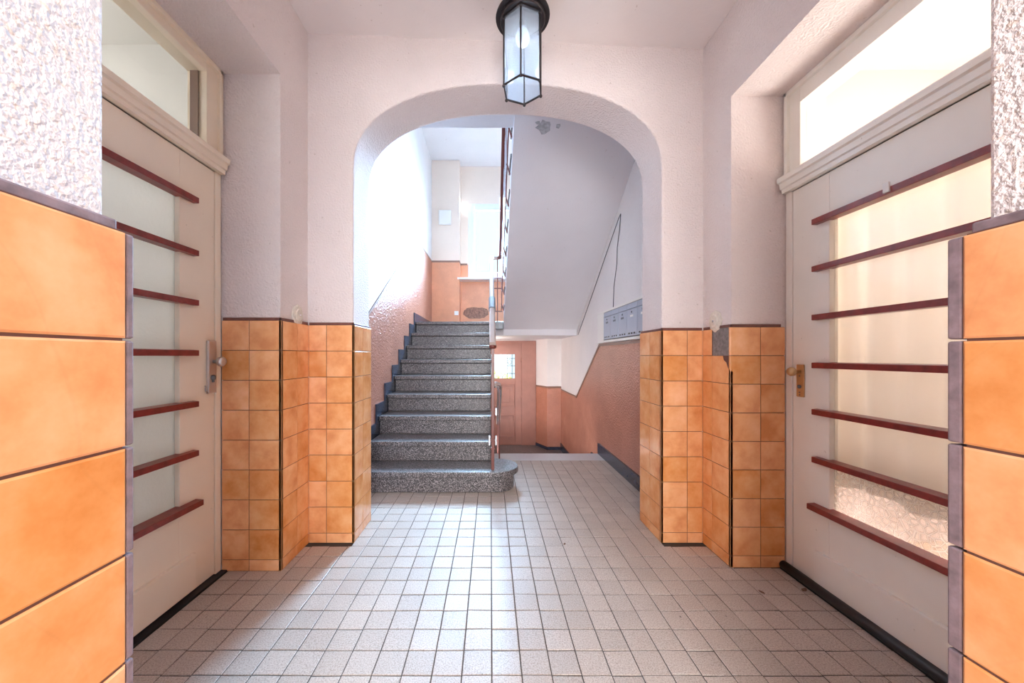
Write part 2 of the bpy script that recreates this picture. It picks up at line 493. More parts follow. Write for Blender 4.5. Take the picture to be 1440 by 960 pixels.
obj('dado_trim', bm, M['trimdark'], wa, bevel=.002)
bm = clad(bmesh.new(), 'y', YA0, -1, [JR, 1.134, XR], RR)
clad(bm, 'x', JR, -1, [YA0, 2.199, YA1], RR)
tag(obj('tile_cladding', bm, [M['tile'], M['grout']], wa), 'orange wall tiles on the right arch pier')
bm = BX(JR+.004, XR, YA0+.004, YA0+T+.002, TR, TR+.015); bx(bm, JR+.004, JR+T+.002, YA0+.004, YA1, TR, TR+.013)
obj('dado_trim', bm, M['trimdark'], wa, bevel=.002)

# entrance wall (the doorway the picture is taken from)
PLN, PRN = -.553, .712
bm = bmesh.new()
bx(bm, -1.75, PLN, YF, NY+.014, 0, 3.05); bx(bm, PRN, 1.95, YF, NY+.014, 0, 3.05)
bx(bm, PLN, PRN, YF, NY+.014, 2.62, 3.05)
wn = struct('wall_entrance', bm, M['plaster_near'], 'rough white plastered jambs of the entrance doorway at both picture edges', 'wall', bevel=.006)
bm = clad(bmesh.new(), 'x', NL, 1, [-.255, -.105, .045, .195, .345, NY], RN, t=.04, gap=.004, cham=.003)
clad(bm, 'x', NR, -1, [-.245, -.095, .055, .205, .355, .5075], RN, t=.034, gap=.004, cham=.003)
obj('tile_cladding', bm, [M['tile'], M['grout']], wn)
bm = bmesh.new()
for j in range(9):
    g = .0015
    bx(bm, PLN, NL-.0015, NY+.001, NY+.0125, RN[j]+g, RN[j+1]-g); bx(bm, NR+.0015, PRN, .5085, .526, RN[j]+g, RN[j+1]-g)
obj('edge_strip', bm, M['grout_near'], wn, bevel=.003)
bm = BX(PLN, NL-.010, -.255, NY-.002, TN, TN+.016); bx(bm, NR+.010, PRN, -.245, .506, TN, TN+.016)
obj('dado_trim', bm, M['grout_near'], wn, bevel=.003)

# unseen dark door leaves and mat, added to cut light on the entrance jambs
blk = empty('door_4', ((PLN+PRN)/2, -.68, 0)); tag(blk, 'two dark brown wooden front door leaves folded open behind the viewer', 'door', kind='structure')
for xa, xb, s_ in ((PLN+.004, PLN+.044, 1), (PRN-.004, PRN-.044, -1)):
    bm = BX(xa, xb, -1.30, -.30, .012, 2.55)
    for z0, z1 in ((.15, .95), (1.10, 2.42)): bx(bm, xb, xb+s_*.012, -1.19, -.41, z0, z1)
    lf = obj('door_leaf', bm, M['frontdoor'], blk, bevel=.004)
    obj('door_handle', bar(bmesh.new(), (xb+s_*.03, -.36, 1.05), (xb+s_*.03, -.48, 1.05), .018, .018), M['brass'], lf)
tag(obj('doormat', BX(-.42, .58, -1.0, -.35, .0012, .014), M['mat'], bevel=.003), 'dark brown coir mat in the entrance behind the viewer', 'doormat')

# ceiling of the hall (slightly out of level, as in the photo)
bm = PR([(-1.75, ceil_z(-1.75)), (1.95, ceil_z(1.95)), (1.95, 3.2), (-1.75, 3.2)], 'y', YF, YA0+T+.05)
struct('ceiling', bm, M['ceiling'], 'flat white hall ceiling carrying the hexagonal lantern', 'ceiling')

# floor: cement tiles, 10 cm
P = .1018
bm = bmesh.new()
y_end = 3.67
kx0, kx1 = -15, 16
ky0 = math.floor((YF-1.2035)/P)
ky1 = 24
for kx in range(kx0, kx1):
    offs = random.uniform(-.004, .004)
    for ky in range(ky0, ky1+1):
        x0, x1 = .004+kx*P, .004+(kx+1)*P
        y0, y1 = 1.2035+ky*P, 1.2035+(ky+1)*P
        y0 += offs*.5; y1 += offs*.5
        y1 = min(y1, y_end)
        if y0 >= y_end-.01: continue
        ym = (y0+y1)/2
        lx = DL+.03 if ym < YL else (XL-.02 if ym < YA0 else (JL-.005 if ym < YA1 else -1.08))
        rx = DR-.03 if ym < YR else (XR+.02 if ym < YA0 else (JR+.005 if ym < YA1 else 1.21))
        if ym < NY: lx, rx = -.56, .72
        x0 = max(x0, lx); x1 = min(x1, rx)
        if x1-x0 < .006: continue
        g = .0018; h = random.uniform(-.0010, .0003); tx, ty = random.uniform(-.0007, .0007), random.uniform(-.0007, .0007)
        c = .002
        lo = [bm.verts.new((x, y, -.012)) for x, y in ((x0+g, y0+g), (x1-g, y0+g), (x1-g, y1-g), (x0+g, y1-g))]
        mid = [bm.verts.new((x, y, -.0012+h+sx*tx+sy*ty)) for x, y, sx, sy in ((x0+g, y0+g, -1, -1), (x1-g, y0+g, 1, -1), (x1-g, y1-g, 1, 1), (x0+g, y1-g, -1, 1))]
        top = [bm.verts.new((x, y, h+sx*tx+sy*ty)) for x, y, sx, sy in ((x0+g+c, y0+g+c, -1, -1), (x1-g-c, y0+g+c, 1, -1), (x1-g-c, y1-g-c, 1, 1), (x0+g+c, y1-g-c, -1, 1))]
        bm.faces.new(top)
        for i in range(4):
            j = (i+1) % 4
            bm.faces.new((lo[i], lo[j], mid[j], mid[i])); bm.faces.new((mid[i], mid[j], top[j], top[i]))
fl = struct('floor', bm, M['floor'], 'hall floor of small square grey pink cement tiles', 'floor')
obj('joint_bed', BX(-1.75, 1.95, YF, y_end, -.12, -.003), M['floorgrout'], fl)
obj('edge_slab', BX(.0, 1.2, y_end, 3.93, -.12, .0005), M['granite'], fl, bevel=.004)

# ------------------------------------------------------------------ side doors
def room_door(n, side, X, ya, yb, glass_edge, bars, bar_end, zsill, ztop, tr_edge, tz0, tz1, paint, gmat, label):
    """side -1 left / +1 right; X door plane; ya near, yb far end of the recess"""
    s = side
    def b(bm, d0, d1, y0, y1, z0, z1): return bx(bm, X+s*d0, X+s*d1, y0, y1, z0, z1)   # d grows into the wall
    d = empty('door_%d' % n, (X, (ya+yb)/2, 0)); tag(d, label, 'door', kind='structure')
    fj = .036
    bm = bmesh.new()
    b(bm, 0, .10, yb-fj, yb, 0, zsill[0]); b(bm, 0, .10, ya, ya+fj, 0, zsill[0])
    b(bm, .005, .10, tr_edge, yb, zsill[1]-.01, ztop); b(bm, .005, .10, ya, ya+.08, zsill[1]-.01, ztop)
    b(bm, .005, .10, ya+.08, tr_edge, tz1, ztop)
    b(bm, .0, .10, ya, yb, zsill[0], zsill[1]-.01)
    b(bm, -.012, .01, ya, yb, ztop-.022, ztop); b(bm, -.012, .01, yb-.018, yb, zsill[1], ztop)
    fr = obj('door_frame', bm, paint, d, bevel=.003)
    # moulded transom rail
    z0, z1 = zsill; h = z1-z0
    pf = [(.0, z0), (-.022, z0), (-.024, z0+h*.22), (-.032, z0+h*.27), (-.036, z0+h*.55), (-.046, z0+h*.62), (-.048, z0+h*.88), (-.040, z0+h*.97), (.012, z1+h*.12), (.012, z0)]
    obj('transom_rail', PR([(X+s*p, z) for p, z in pf], 'y', ya+.002, yb-.002), paint, d)
    tp = obj('transom_pane', b(bmesh.new(), .036, .040, ya+.08, tr_edge, zsill[1], tz1), M['glass_transom'], d)
    if s < 0:
        obj('transom_reveal', b(bmesh.new(), .044, .082, tr_edge-.006, tr_edge+.002, tz0-.05, tz1), M['brown'], d)
    # leaf
    y0, y1 = ya+fj+.003, yb-fj-.003
    gy0 = y0 + (y1-glass_edge); gz0, gz1 = bars[-1]+.005, bars[0]
    zt = zsill[0]-.004
    bm = bmesh.new()
    b(bm, .004, .044, glass_edge, y1, .012, zt); b(bm, .004, .044, y0, gy0, .012, zt)
    b(bm, .004, .044, gy0, glass_edge, .012, gz0); b(bm, .004, .044, gy0, glass_edge, gz1, zt)
    leaf = obj('door_leaf', bm, paint, d, bevel=.002)
    if s < 0: obj('glass_pane', b(bmesh.new(), .026, .031, gy0, glass_edge, gz0, gz1), gmat, leaf)
    else:
        obj('glass_pane', b(bmesh.new(), .026, .031, gy0, glass_edge, bars[-2], gz1), M['glass_plain'], leaf)
        tag(obj('glass_pane', b(bmesh.new(), .026, .031, gy0, glass_edge, gz0, bars[-2]), gmat, leaf), 'pebbled bottom pane of the right door')
    by0 = y0 + (y1-bar_end)
    for i, z in enumerate(bars):
        last = i == len(bars)-1
        e = .014 if last else 0
        hh = .0145
        bm = bmesh.new()
        prism(bm, [(X+s*.024, z-hh), (X-s*.022-s*e*.7, z-hh), (X-s*.022-s*e*.7, z+hh*.75), (X+s*.024, z+hh)], 'y', by0-e, bar_end+e)
        obj('glazing_bar', bm, M['red'], leaf, bevel=.002)
    obj('kick_board', b(bmesh.new(), -.013, .006, by0+.004, bar_end-.004, .025, .185), paint, leaf, bevel=.003)
    return d, leaf

dl, leaf_l = room_door(1, -1, DL, .735, YL, 1.549, [1.788, 1.5475, 1.322, 1.094, .862, .639, .409], 1.622, (1.985, 2.066), 2.50, 1.700, 2.10, 2.44,
    M['cream'], M['glass_l'], 'cream left door with seven dark red bars over pale frosted glass')
dr, leaf_r = room_door(2, 1, DR, .735, YR, 1.583, [1.698, 1.481, 1.258, 1.037, .823, .603, .383], 1.644, (1.902, 1.985), 2.41, 1.735, 2.0, 2.318,
    M['white'], M['glass_r'], 'off-white right door with seven dark red bars over glass with a cream curtain, pebbled at the bottom')
# threshold strip under the left door, sealing roll along the right one
obj('threshold', BX(DL-.10, DL+.03, .735, YL, -.01, .008), M['rubber'], dl)
obj('threshold', BX(DR-.03, DR+.10, .735, YR, -.01, .008), M['rubber'], dr)
bm = bmesh.new()
tube(bm, [(DR-.022, .76, .024), (DR-.022, YR-.01, .024)], .020, 14)
tag(obj('draught_seal', bm, M['rubber'], dr), 'black round sealing roll along the bottom of the right door')

# left lock: long aluminium plate with a knob, a keyhole cylinder and a small hook
lx = DL-.004
bm = BX(lx, lx+.014, 1.692, 1.742, .898, 1.153)
lp = obj('lock_plate', bm, M['alu'], leaf_l, bevel=.004)
bm = lathe(bmesh.new(), [(.009, .012), (.009, .036), (.020, .038), (.0235, .046), (.0235, .056), (.018, .064), (.004, .066)], (lx, 1.722, 1.052), 'x', 20)
obj('door_knob', bm, M['alu'], leaf_l)
bm = lathe(bmesh.new(), [(.013, .013), (.013, .020), (.003, .021)], (lx, 1.716, .975), 'x', 18); bx(bm, lx+.013, lx+.019, 1.711, 1.721, .952, .975)
obj('lock_cylinder', bm, M['maildark'], leaf_l)
bm = tube(bmesh.new(), [(lx+.004, 1.682, .936), (lx+.012, 1.676, .934), (lx+.014, 1.672, .922), (lx+.012, 1.676, .912), (lx+.010, 1.690, .905)], .003, 8)
obj('door_hook', bm, M['steel'], leaf_l)
# right lock: short brass plate with knob
rx = DR+.004
bm = BX(rx-.007, rx, 1.7047, 1.7476, .880, 1.037)
obj('lock_plate', bm, M['brass'], leaf_r, bevel=.003)
bm = lathe(bmesh.new(), [(.008, -.006), (.008, -.030), (.014, -.032), (.021, -.040), (.022, -.050), (.016, -.060), (.004, -.063)], (rx, 1.727, 1.003), 'x', 20)
obj('door_knob', bm, M['brass'], leaf_r)
bm = lathe(bmesh.new(), [(.009, -.007), (.009, -.012), (.002, -.013)], (rx, 1.727, .930), 'x', 14)
for zz in (.982, .902, .890): lathe(bm, [(.003, -.007), (.003, -.009)], (rx, 1.727, zz), 'x', 8)
obj('lock_cylinder', bm, M['maildark'], leaf_r)
# paper tag stuck on the top bar
tag(obj('paper_tag', BX(DR-.029, DR-.0225, 1.318, 1.338, 1.690, 1.726), M['paper'], leaf_r), 'white scrap of tape on the top bar')

# rooms behind the doors
def room(name, x0, x1, y0, y1, z1, m, lab, side):
    t = .06; bm = bmesh.new()
    far = x0 if side < 0 else x1
    bx(bm, far-t, far, y0-t, y1+t, -.06, z1+t)  if side < 0 else bx(bm, far, far+t, y0-t, y1+t, -.06, z1+t)
    bx(bm, x0, x1, y0-t, y0, -.06, z1+t); bx(bm, x0, x1, y1, y1+t, -.06, z1+t); bx(bm, x0, x1, y0, y1, z1, z1+t)
    w = struct(name, bm, m, lab, 'wall')
    obj('room_floor', BX(x0, x1, y0, y1, -.06, -.005), M['roomfloor'], w)
room('wall_left_room', -3.4, -1.46, .45, 2.08, 2.9, M['roomgrey'], 'grey wall and ceiling of the room seen through the left door', -1)
room('wall_right_room', 1.62, 3.6, .45, 2.08, 2.75, M['roomwarm'], 'pinkish white wall and ceiling of the room seen through the right door', 1)

# curtain behind the right door glass
bm = bmesh.new()
nu, nv = 90, 6; grid = []
for i in range(nu+1):
    u = i/nu; y = .80 + u*.90
    d = .020*math.sin(u*40) + .010*math.sin(u*23+1.1)
    grid.append([bm.verts.new((DR+.085+d*(.6+.4*(1-v/nv)), y, .50+.012*math.sin(u*19)*(v == 0) + v/nv*1.33)) for v in range(nv+1)])
for i in range(nu):
    for v in range(nv):
        f = bm.faces.new((grid[i][v], grid[i+1][v], grid[i+1][v+1], grid[i][v+1])); f.smooth = True
cu = obj('curtain', bm, M['curtain'])
md = cu.modifiers.new('thick', 'SOLIDIFY'); md.thickness = .0015
tag(cu, 'cream pleated curtain hanging behind the glass of the right door', 'curtain')
tag(obj('curtain_rod', tube(bmesh.new(), [(DR+.085, .78, 1.835), (DR+.085, 1.73, 1.835)], .006, 8), M['brass']), 'thin rod carrying the cream curtain behind the right door', 'curtain rod')

# ------------------------------------------------------------------ junction covers
def rosette(x, s, y, z, r):
    bm = bmesh.new(); seg = 48
    rings = []
    for rr, h in ((1.0, 0), (1.0, .006), (.86, .010), (.62, .011), (.55, .016), (.12, .017)):
        ring = []
        for k in range(seg):
            a = k*2*PI/seg; q = rr*r*(1 + (.045*math.cos(a*8) if rr > .8 else 0))
            ring.append(bm.verts.new((x+s*h, y+q*math.cos(a), z+q*1.12*math.sin(a))))
        rings.append(ring)
    fs = []
    for a, b2 in zip(rings, rings[1:]):
        for k in range(seg): fs.append(bm.faces.new((a[k], a[(k+1) % seg], b2[(k+1) % seg], b2[k])))
    fs += [bm.faces.new(rings[0]), bm.faces.new(rings[-1])]
    bmesh.ops.recalc_face_normals(bm, faces=fs)
    return bm
e = empty('junction_cover', (XL-T+.001, 1.945, 1.245)); tag(e, 'round scalloped ivory cover on the left pier, straddling the brown trim', 'wall cover', 'junction box covers')
obj('cover_plate', rosette(XL-T+.001, 1, 1.945, 1.300, .052), M['ivory'], e)
bm = lathe(bmesh.new(), [(.006, .017), (.006, .020), (.002, .021)], (XL-T+.001, 1.945, 1.300), 'x', 12); obj('screw', bm, M['steel'], e)
e = empty('junction_cover', (XR+T-.001, 1.945, 1.205)); tag(e, 'round scalloped ivory cover on the right pier, beside the missing tile', 'wall cover', 'junction box covers')
obj('cover_plate', rosette(XR+T-.001, -1, 1.945, 1.268, .052), M['ivory'], e)
bm = lathe(bmesh.new(), [(.006, -.017), (.006, -.020), (.002, -.021)], (XR+T-.001, 1.945, 1.268), 'x', 12); obj('screw', bm, M['steel'], e)

# ------------------------------------------------------------------ lantern
lc = Vector((.160, 1.78, 2.408)); R = .1015; zt = 2.745
zc = ceil_z(lc.x)
L = empty('hanging_lantern', (lc.x, lc.y, lc.z)); tag(L, 'black hexagonal glass lantern hanging from the hall ceiling', 'lantern')
ang = [math.radians(260+60*k) for k in range(6)]
hv = [Vector((lc.x+R*math.cos(a), lc.y+R*math.sin(a), 0)) for a in ang]
bm = lathe(bmesh.new(), [(.133, 2.766), (.135, 2.770), (.133, 2.776), (.118, 2.792), (.070, 2.806), (.026, 2.812), (.020, 2.83), (.012, 2.84), (.012, zc-.02), (.045, zc-.012), (.045, zc)], (lc.x, lc.y, 0), 'z', 40)
obj('canopy', bm, M['dark'], L)
bm = lathe(bmesh.new(), [(.108, 2.748), (.112, 2.752), (.112, 2.768), (.060, 2.768), (.060, 2.752)], (lc.x, lc.y, 0), 'z', 40)
obj('collar', bm, M['dark'], L)
for i in range(6):
    p = hv[i]
    bm = tube(bmesh.new(), [(p.x, p.y, lc.z), (p.x, p.y, zt+.006)], .0042, 8)
    sph(bm, (p.x, p.y, lc.z-.004), .0082, 2); sph(bm, (p.x, p.y, zt-.012), .0078, 2)
    obj('corner_rod', bm, M['dark'], L)
for zz in (lc.z, zt):
    bm = bmesh.new()
    for i in range(6):
        a, b2 = hv[i], hv[(i+1) % 6]
        bar(bm, (a.x, a.y, zz), (b2.x, b2.y, zz), .006, .007)
    obj('cage_ring', bm, M['dark'], L)
for i in range(6):
    a, b2 = hv[i]*.965+Vector((lc.x, lc.y, 0))*.035, hv[(i+1) % 6]*.965+Vector((lc.x, lc.y, 0))*.035
    bm = bmesh.new(); m_ = (a+b2)/2; t_ = (b2-a)*.46
    bar(bm, (m_.x-t_.x, m_.y-t_.y, (lc.z+2.738)/2), (m_.x+t_.x, m_.y+t_.y, (lc.z+2.738)/2), .003, 2.738-lc.z-.006)
    obj('glass_pane', bm, M['glass_lamp'], L)
bm = lathe(bmesh.new(), [(.005, 2.628), (.018, 2.632), (.031, 2.645), (.037, 2.664), (.035, 2.682), (.024, 2.706), (.015, 2.722)], (lc.x, lc.y, 0), 'z', 24)
obj('bulb', bm, M['bulb'], L)
bm = lathe(bmesh.new(), [(.015, 2.720), (.020, 2.724), (.020, 2.768)], (lc.x, lc.y, 0), 'z', 20); obj('bulb_socket', bm, M['dark'], L)

# ------------------------------------------------------------------ staircase
r_, g_ = .1726, .27
Y1 = 2.77
WL, WR = -1.06, 1.20              # stairwell side walls
nz = lambda k: Y1 + (k-1)*g_      # nosing of tread k
ZL = 9*r_                         # landing level
SX0, SX1 = -1.042, .008
st = empty('staircase', (-.5, 2.8, 0)); tag(st, 'grey speckled terrazzo staircase rising to the landing, with a rounded bottom step', 'staircase')
def dshape(off):
    cxr, cyr, rr = .038, 2.96, .19-off
    pts = [(SX0, Y1+off), (cxr, Y1+off)]
    for i in range(1, 17):
        a = -PI/2 + PI*i/17; pts.append((cxr+rr*math.cos(a), cyr+rr*math.sin(a)))
    pts += [(cxr, cyr+rr), (SX0, cyr+rr)]
    return pts
bm = PR(dshape(0), 'z', r_-.046, r_); prism(bm, dshape(.035), 'z', 0, r_-.046)
o = obj('bottom_step', bm, M['terrazzo'], st, bevel=.008, seg=3)
for k in range(2, 10):
    bm = BX(SX0, SX1, nz(k), nz(k)+g_+.03 if k < 9 else nz(9)+.205, k*r_-.042, k*r_)
    bx(bm, SX0, SX1-.004, nz(k)+.032, nz(k)+.10, (k-1)*r_, k*r_-.042)
    obj('step', bm, M['terrazzo'], st, bevel=.007, seg=3)
bm = PR([(Y1+.2, 0), (nz(9)+.018, 0), (nz(9)+.018, ZL-r_-.06), (nz(9)-.05, ZL-r_-.06), (Y1+.31, .12)], 'x', SX0, SX1-.012)
obj('stair_core', bm, M['soffit'], st)

# stepped slate skirting along the left wall
pts = [(2.90, 0)]
for k in range(1, 10):
    a = max(nz(k)-.053, 2.36); b2 = nz(k+1)-.053
    if k == 9: b2 = 6.39
    pts += [(a, k*r_+.117), (b2, k*r_+.117)]
pts[0] = (pts[1][0], 0)
pts += [(6.39, ZL-.01)]
low = []
for k in range(9, 0, -1): low += [(nz(k)+.06, k*r_-.03), (nz(k)+.06, (k-1)*r_-.02 if k > 1 else 0)]
struct('baseboard_stair_left', PR(pts + low, 'x', WL-.002, SX0-.0005), M['slate'], 'stepped dark slate skirting climbing beside the left end of the stairs', 'baseboard')

# landing
bm = BX(WL, WR, nz(9)+.11, 6.62, ZL-.187, ZL-.002)
fd = struct('floor_landing', bm, M['soffit'], 'half landing between the two stair flights', 'floor')
obj('landing_cover', BX(WL+.002, WR-.002, nz(9)+.21, 6.60, ZL-.003, ZL), M['terrazzo_dark'], fd)
tag(obj('landing_edge', BX(SX1+.004, .175, nz(9)-.02, nz(9)+.21, ZL-.105, ZL+.0), M['slate'], fd, bevel=.004), 'dark slate edge of the landing between the flights')

# upper flight (its sloping underside fills the right of the arch)
UX0 = .18
zl0 = 1.445; sl = r_/g_
Yt = 2.66
zt0 = zl0 + sl*(nz(9)-Yt)
us = empty('upper_staircase', ((UX0+WR)/2, nz(9), ZL)); tag(us, 'white underside of the upper stair flight rising towards the viewer on the right', 'staircase')
pts = [(nz(9)+.13, ZL-.19), (nz(9)+.02, ZL-.19), (nz(9), zl0), (Yt, zt0), (2.36, zt0), (2.36, 18*r_)]
for k in range(9, 0, -1):
    yk = nz(9) - .02 - (k-1)*g_
    pts += [(yk+.0, ZL+k*r_), (yk+.0, ZL+(k-1)*r_)]
pts += [(nz(9)+.13, ZL)]
fs_ = obj('flight_slab', PR(pts, 'x', UX0, WR-.0015), M['soffit'], us)
bm = bmesh.new()
for k in range(1, 10):
    yk = nz(9) - .02 - (k-1)*g_
    bx(bm, UX0-.012, WR-.005, yk-g_-.01, yk+.035, ZL+k*r_, ZL+k*r_+.032)
obj('stair_treads', bm, M['terrazzo'], us, bevel=.006)
# bare patch where paint flaked off
bm = bmesh.new()
rnd = random.Random(3)
def patch(c, rx_, ry_, n=14):
    pl = []
    for i in range(n):
        a = 2*PI*i/n; q = rnd.uniform(.65, 1.15); pl.append((c[0]+rx_*q*math.cos(a), c[1]+ry_*q*math.sin(a)))
    t = bmesh.new()
    def Z(y): return (zl0 + sl*(nz(9)-y)) if y > Yt else zt0
    A = [bm.verts.new((x, y, Z(y)-.0008)) for x, y in pl]; B = [bm.verts.new((x, y, Z(y)-.004)) for x, y in pl]
    fs = [bm.faces.new(B), bm.faces.new(A)]
    for i in range(n): fs.append(bm.faces.new((A[i], A[(i+1) % n], B[(i+1) % n], B[i])))
    bmesh.ops.recalc_face_normals(bm, faces=fs); t.free()
patch((.41, 2.745), .062, .042); patch((.52, 2.735), .018, .014); patch((.36, 2.715), .018, .01)
tag(obj('bare_patch', bm, M['bare'], us), 'grey patch where white paint has flaked off')
# upper floor edge above the arch
struct('floor_upper', BX(WL, UX0, YA1, 2.84, 2.90, 3.10), M['soffit'], 'underside of the upper floor just behind the arch', 'floor')

# ------------------------------------------------------------------ stairwell walls
def line_strip(bm, pts, plane, at, n, w, t):
    """thin painted line following pts on a wall plane"""
    for (u0, z0), (u1, z1) in zip(pts, pts[1:]):
        d = Vector((u1-u0, z1-z0)).normalized(); q = Vector((-d.y, d.x))*w/2
        a = [(u0+q.x-d.x*.004, z0+q.y-d.y*.004), (u1+q.x+d.x*.004, z1+q.y+d.y*.004), (u1-q.x+d.x*.004, z1-q.y+d.y*.004), (u0-q.x-d.x*.004, z0-q.y-d.y*.004)]
        prism(bm, a, 'x' if plane == 'x' else 'y', at, at+n*t)
    return bm
# left
wsl = struct('wall_stair_left', BX(WL-.15, WL, YA1-.02, 6.9, -.7, 4.8), M['plaster_stair'], 'bright white wall with terracotta dado along the left side of the stairs', 'wall')
dz0 = 2.76; ly = 5.10; s0 = .652
dl_pts = [(YA1, dz0-s0*(ly-YA1)), (ly, dz0), (6.39, dz0+.012)]
obj('painted_dado', PR([(YA1, 0), (6.39, 0)] + list(reversed(dl_pts)), 'x', WL, WL+.003), M['dado'], wsl)
obj('dado_line', line_strip(bmesh.new(), dl_pts, 'x', WL, 1, .022, .007), M['dado_line'], wsl)

# right
wsr = struct('wall_stair_right', BX(WR, WR+.15, YA1-.02, 6.9, -.7, 4.8), M['plaster_stair'], 'white wall with terracotta dado right of the stairwell, holding the mailboxes', 'wall')
dr_pts = [(YA1, 1.195), (3.92, 1.195), (4.96, .505), (6.05, .503)]
obj('painted_dado', PR([(YA1, -.53), (6.05, -.53)] + list(reversed(dr_pts)), 'x', WR-.003, WR), M['dado'], wsr)
obj('dado_line', line_strip(bmesh.new(), dr_pts, 'x', WR, -1, .022, .008), M['dado_line'], wsr)
bm = BX(WR-.02, WR-.003, YA1, 3.925, .0006, .117)
bx(bm, WR-.02, WR-.003, 3.931, 4.195, -r_+.001, -.055); bx(bm, WR-.02, WR-.003, 4.201, 4.465, -2*r_+.001, -.228); bx(bm, WR-.02, WR-.003, 4.471, 6.03, -3*r_+.001, -.400)
struct('baseboard_stair_right', bm, M['slate'], 'dark slate skirting along the foot of the right stairwell wall', 'baseboard')

# back wall of the landing: pier, set-back window bay
PX = -.562; YB0, YB1 = 6.39, 6.60
wx0, wx1, wz0, wz1 = -.416, .62, 2.495, 3.90
bm = BX(WL, PX, YB0, 6.85, ZL-.2, 4.8)
bx(bm, PX, wx0, YB1, 6.85, ZL-.2, 4.8); bx(bm, wx1, WR, YB1, 6.85, ZL-.2, 4.8)
bx(bm, wx0, wx1, YB1, 6.85, ZL-.2, wz0); bx(bm, wx0, wx1, YB1, 6.85, wz1, 4.8)
wb = struct('wall_landing', bm, M['plaster_beige'], 'beige landing wall with orange dado and set-back window bay', 'wall')
dzz = 2.772
bm = BX(WL+.003, PX, YB0-.003, YB0, ZL, dzz); bx(bm, PX, PX+.003, YB0, YB1, ZL, dzz)
bx(bm, PX, wx0, YB1-.003, YB1, ZL, dzz); bx(bm, wx0, wx1, YB1-.003, YB1, ZL, wz0); bx(bm, wx1, WR-.003, YB1-.003, YB1, ZL, dzz)
obj('painted_dado', bm, M['dado_orange'], wb)
bm = BX(WL+.003, PX+.007, YB0-.009, YB0, dzz-.016, dzz+.016); bx(bm, PX, PX+.007, YB0, YB1, dzz-.016, dzz+.016)
bx(bm, PX, wx0-.02, YB1-.009, YB1, dzz-.016, dzz+.016)
obj('dado_line', bm, M['dado_line'], wb)
bm = bmesh.new(); rnd = random.Random(5); pl = []
for i in range(28):
    a = 2*PI*i/28; q = rnd.uniform(.93, 1.05); pl.append((-.277+.235*q*math.copysign(abs(math.cos(a))**.8, math.cos(a)), 1.872+.105*q*math.copysign(abs(math.sin(a))**.8, math.sin(a))))
prism(bm, pl, 'y', YB1-.0045, YB1-.002)
tag(obj('worn_patch', bm, M['stain'], wb), 'oval brown scuffed patch on the orange dado')
struct('ceiling_stairwell', BX(WL-.15, WR+.15, YA1-.05, 6.9, 4.59, 4.8), M['ceiling'], 'white stairwell ceiling above the landing', 'ceiling')

# landing window
wn1 = empty('window_1', ((wx0+wx1)/2, YB1, wz0)); tag(wn1, 'white framed window on the landing, partly behind the upper flight', 'window', kind='structure')
def ring(x0, x1, z0, z1, y0, y1, w):
    bm = BX(x0, x0+w, y0, y1, z0, z1); bx(bm, x1-w, x1, y0, y1, z0, z1)
    bx(bm, x0+w, x1-w, y0, y1, z0, z0+w); bx(bm, x0+w, x1-w, y0, y1, z1-w, z1); return bm
obj('window_frame', ring(wx0, wx1, wz0, wz1, YB1+.001, YB1+.07, .062), M['winwhite'], wn1, bevel=.004)
sa = obj('sash', ring(wx0+.05, wx1-.05, wz0+.05, wz1-.05, YB1-.012, YB1+.05, .072), M['winwhite'], wn1, bevel=.005)
obj('pane', BX(wx0+.12, wx1-.12, YB1+.015, YB1+.020, wz0+.12, wz1-.12), M['glass'], sa)
bm = BX(wx0+.075, wx0+.095, YB1-.022, YB1-.012, 3.10, 3.17); bx(bm, wx0+.078, wx0+.092, YB1-.034, YB1-.022, 3.03, 3.155)
obj('window_handle', bm, M['winwhite'], sa, bevel=.003)
obj('window_sill', BX(PX-.035, wx1+.1, YB0-.02, YB1+.02, wz0-.045, wz0-.008), M['winwhite'], wn1, bevel=.006)

# small fittings on the landing
e = empty('wall_box', (-.818, YB0, 3.43)); tag(e, 'white square box mounted high on the landing wall, left of the window', 'box')
bm = BX(-.93, -.708, YB0-.045, YB0-.0005, 3.427, 3.682); obj('housing', bm, M['whiteplastic'], e, bevel=.01, seg=3)
obj('cover', BX(-.918, -.720, YB0-.052, YB0-.045, 3.44, 3.67), M['whiteplastic'], e, bevel=.004)
e = empty('wall_socket', (-.615, YB0, 1.815)); tag(e, 'small white socket low on the orange dado beside the oval scuff', 'socket')
obj('socket_plate', BX(-.652, -.578, YB0-.016, YB0-.0035, 1.808, 1.882), M['whiteplastic'], e, bevel=.003)
bm = lathe(bmesh.new(), [(.026, -.0165), (.024, -.013), (.004, -.012)], (-.615, YB0-.001, 1.845), 'y', 18); obj('socket_insert', bm, M['paper'], e)

# ------------------------------------------------------------------ under the landing: lower hall and back door
ZB = -3*r_
bm = BX(SX1-.0, WR-.003, 3.93, 4.2, -.7, -r_); bx(bm, SX1, WR-.003, 4.2, 4.47, -.7, -2*r_)
bx(bm, -1.2, WR, 4.47, 8.2, -.7, ZB)
struct('floor_lower', bm, M['terrazzo'], 'sunken terrazzo floor and three steps down under the landing', 'floor')
bm = bmesh.new()
DX0, DX1 = -.38, .79
prism(bm, [(.961, 6.05), (WR, 6.05), (WR, 6.75), (DX1+.02, 6.75), (DX1+.02, 6.37)], 'z', ZB, ZL-.187)
bx(bm, -1.2, DX0, 6.37, 6.75, ZB, ZL-.187); bx(bm, DX0, DX1+.02, 6.37, 6.75, 1.345, ZL-.187)
bx(bm, -1.2, SX1-.02, nz(9)+.22, nz(9)+.30, -.6, ZL-.187)
wu = struct('wall_lower', bm, M['plaster_stair'], 'white wall beside the red-brown back door under the landing', 'wall')
bm = bmesh.new(); zd = .545
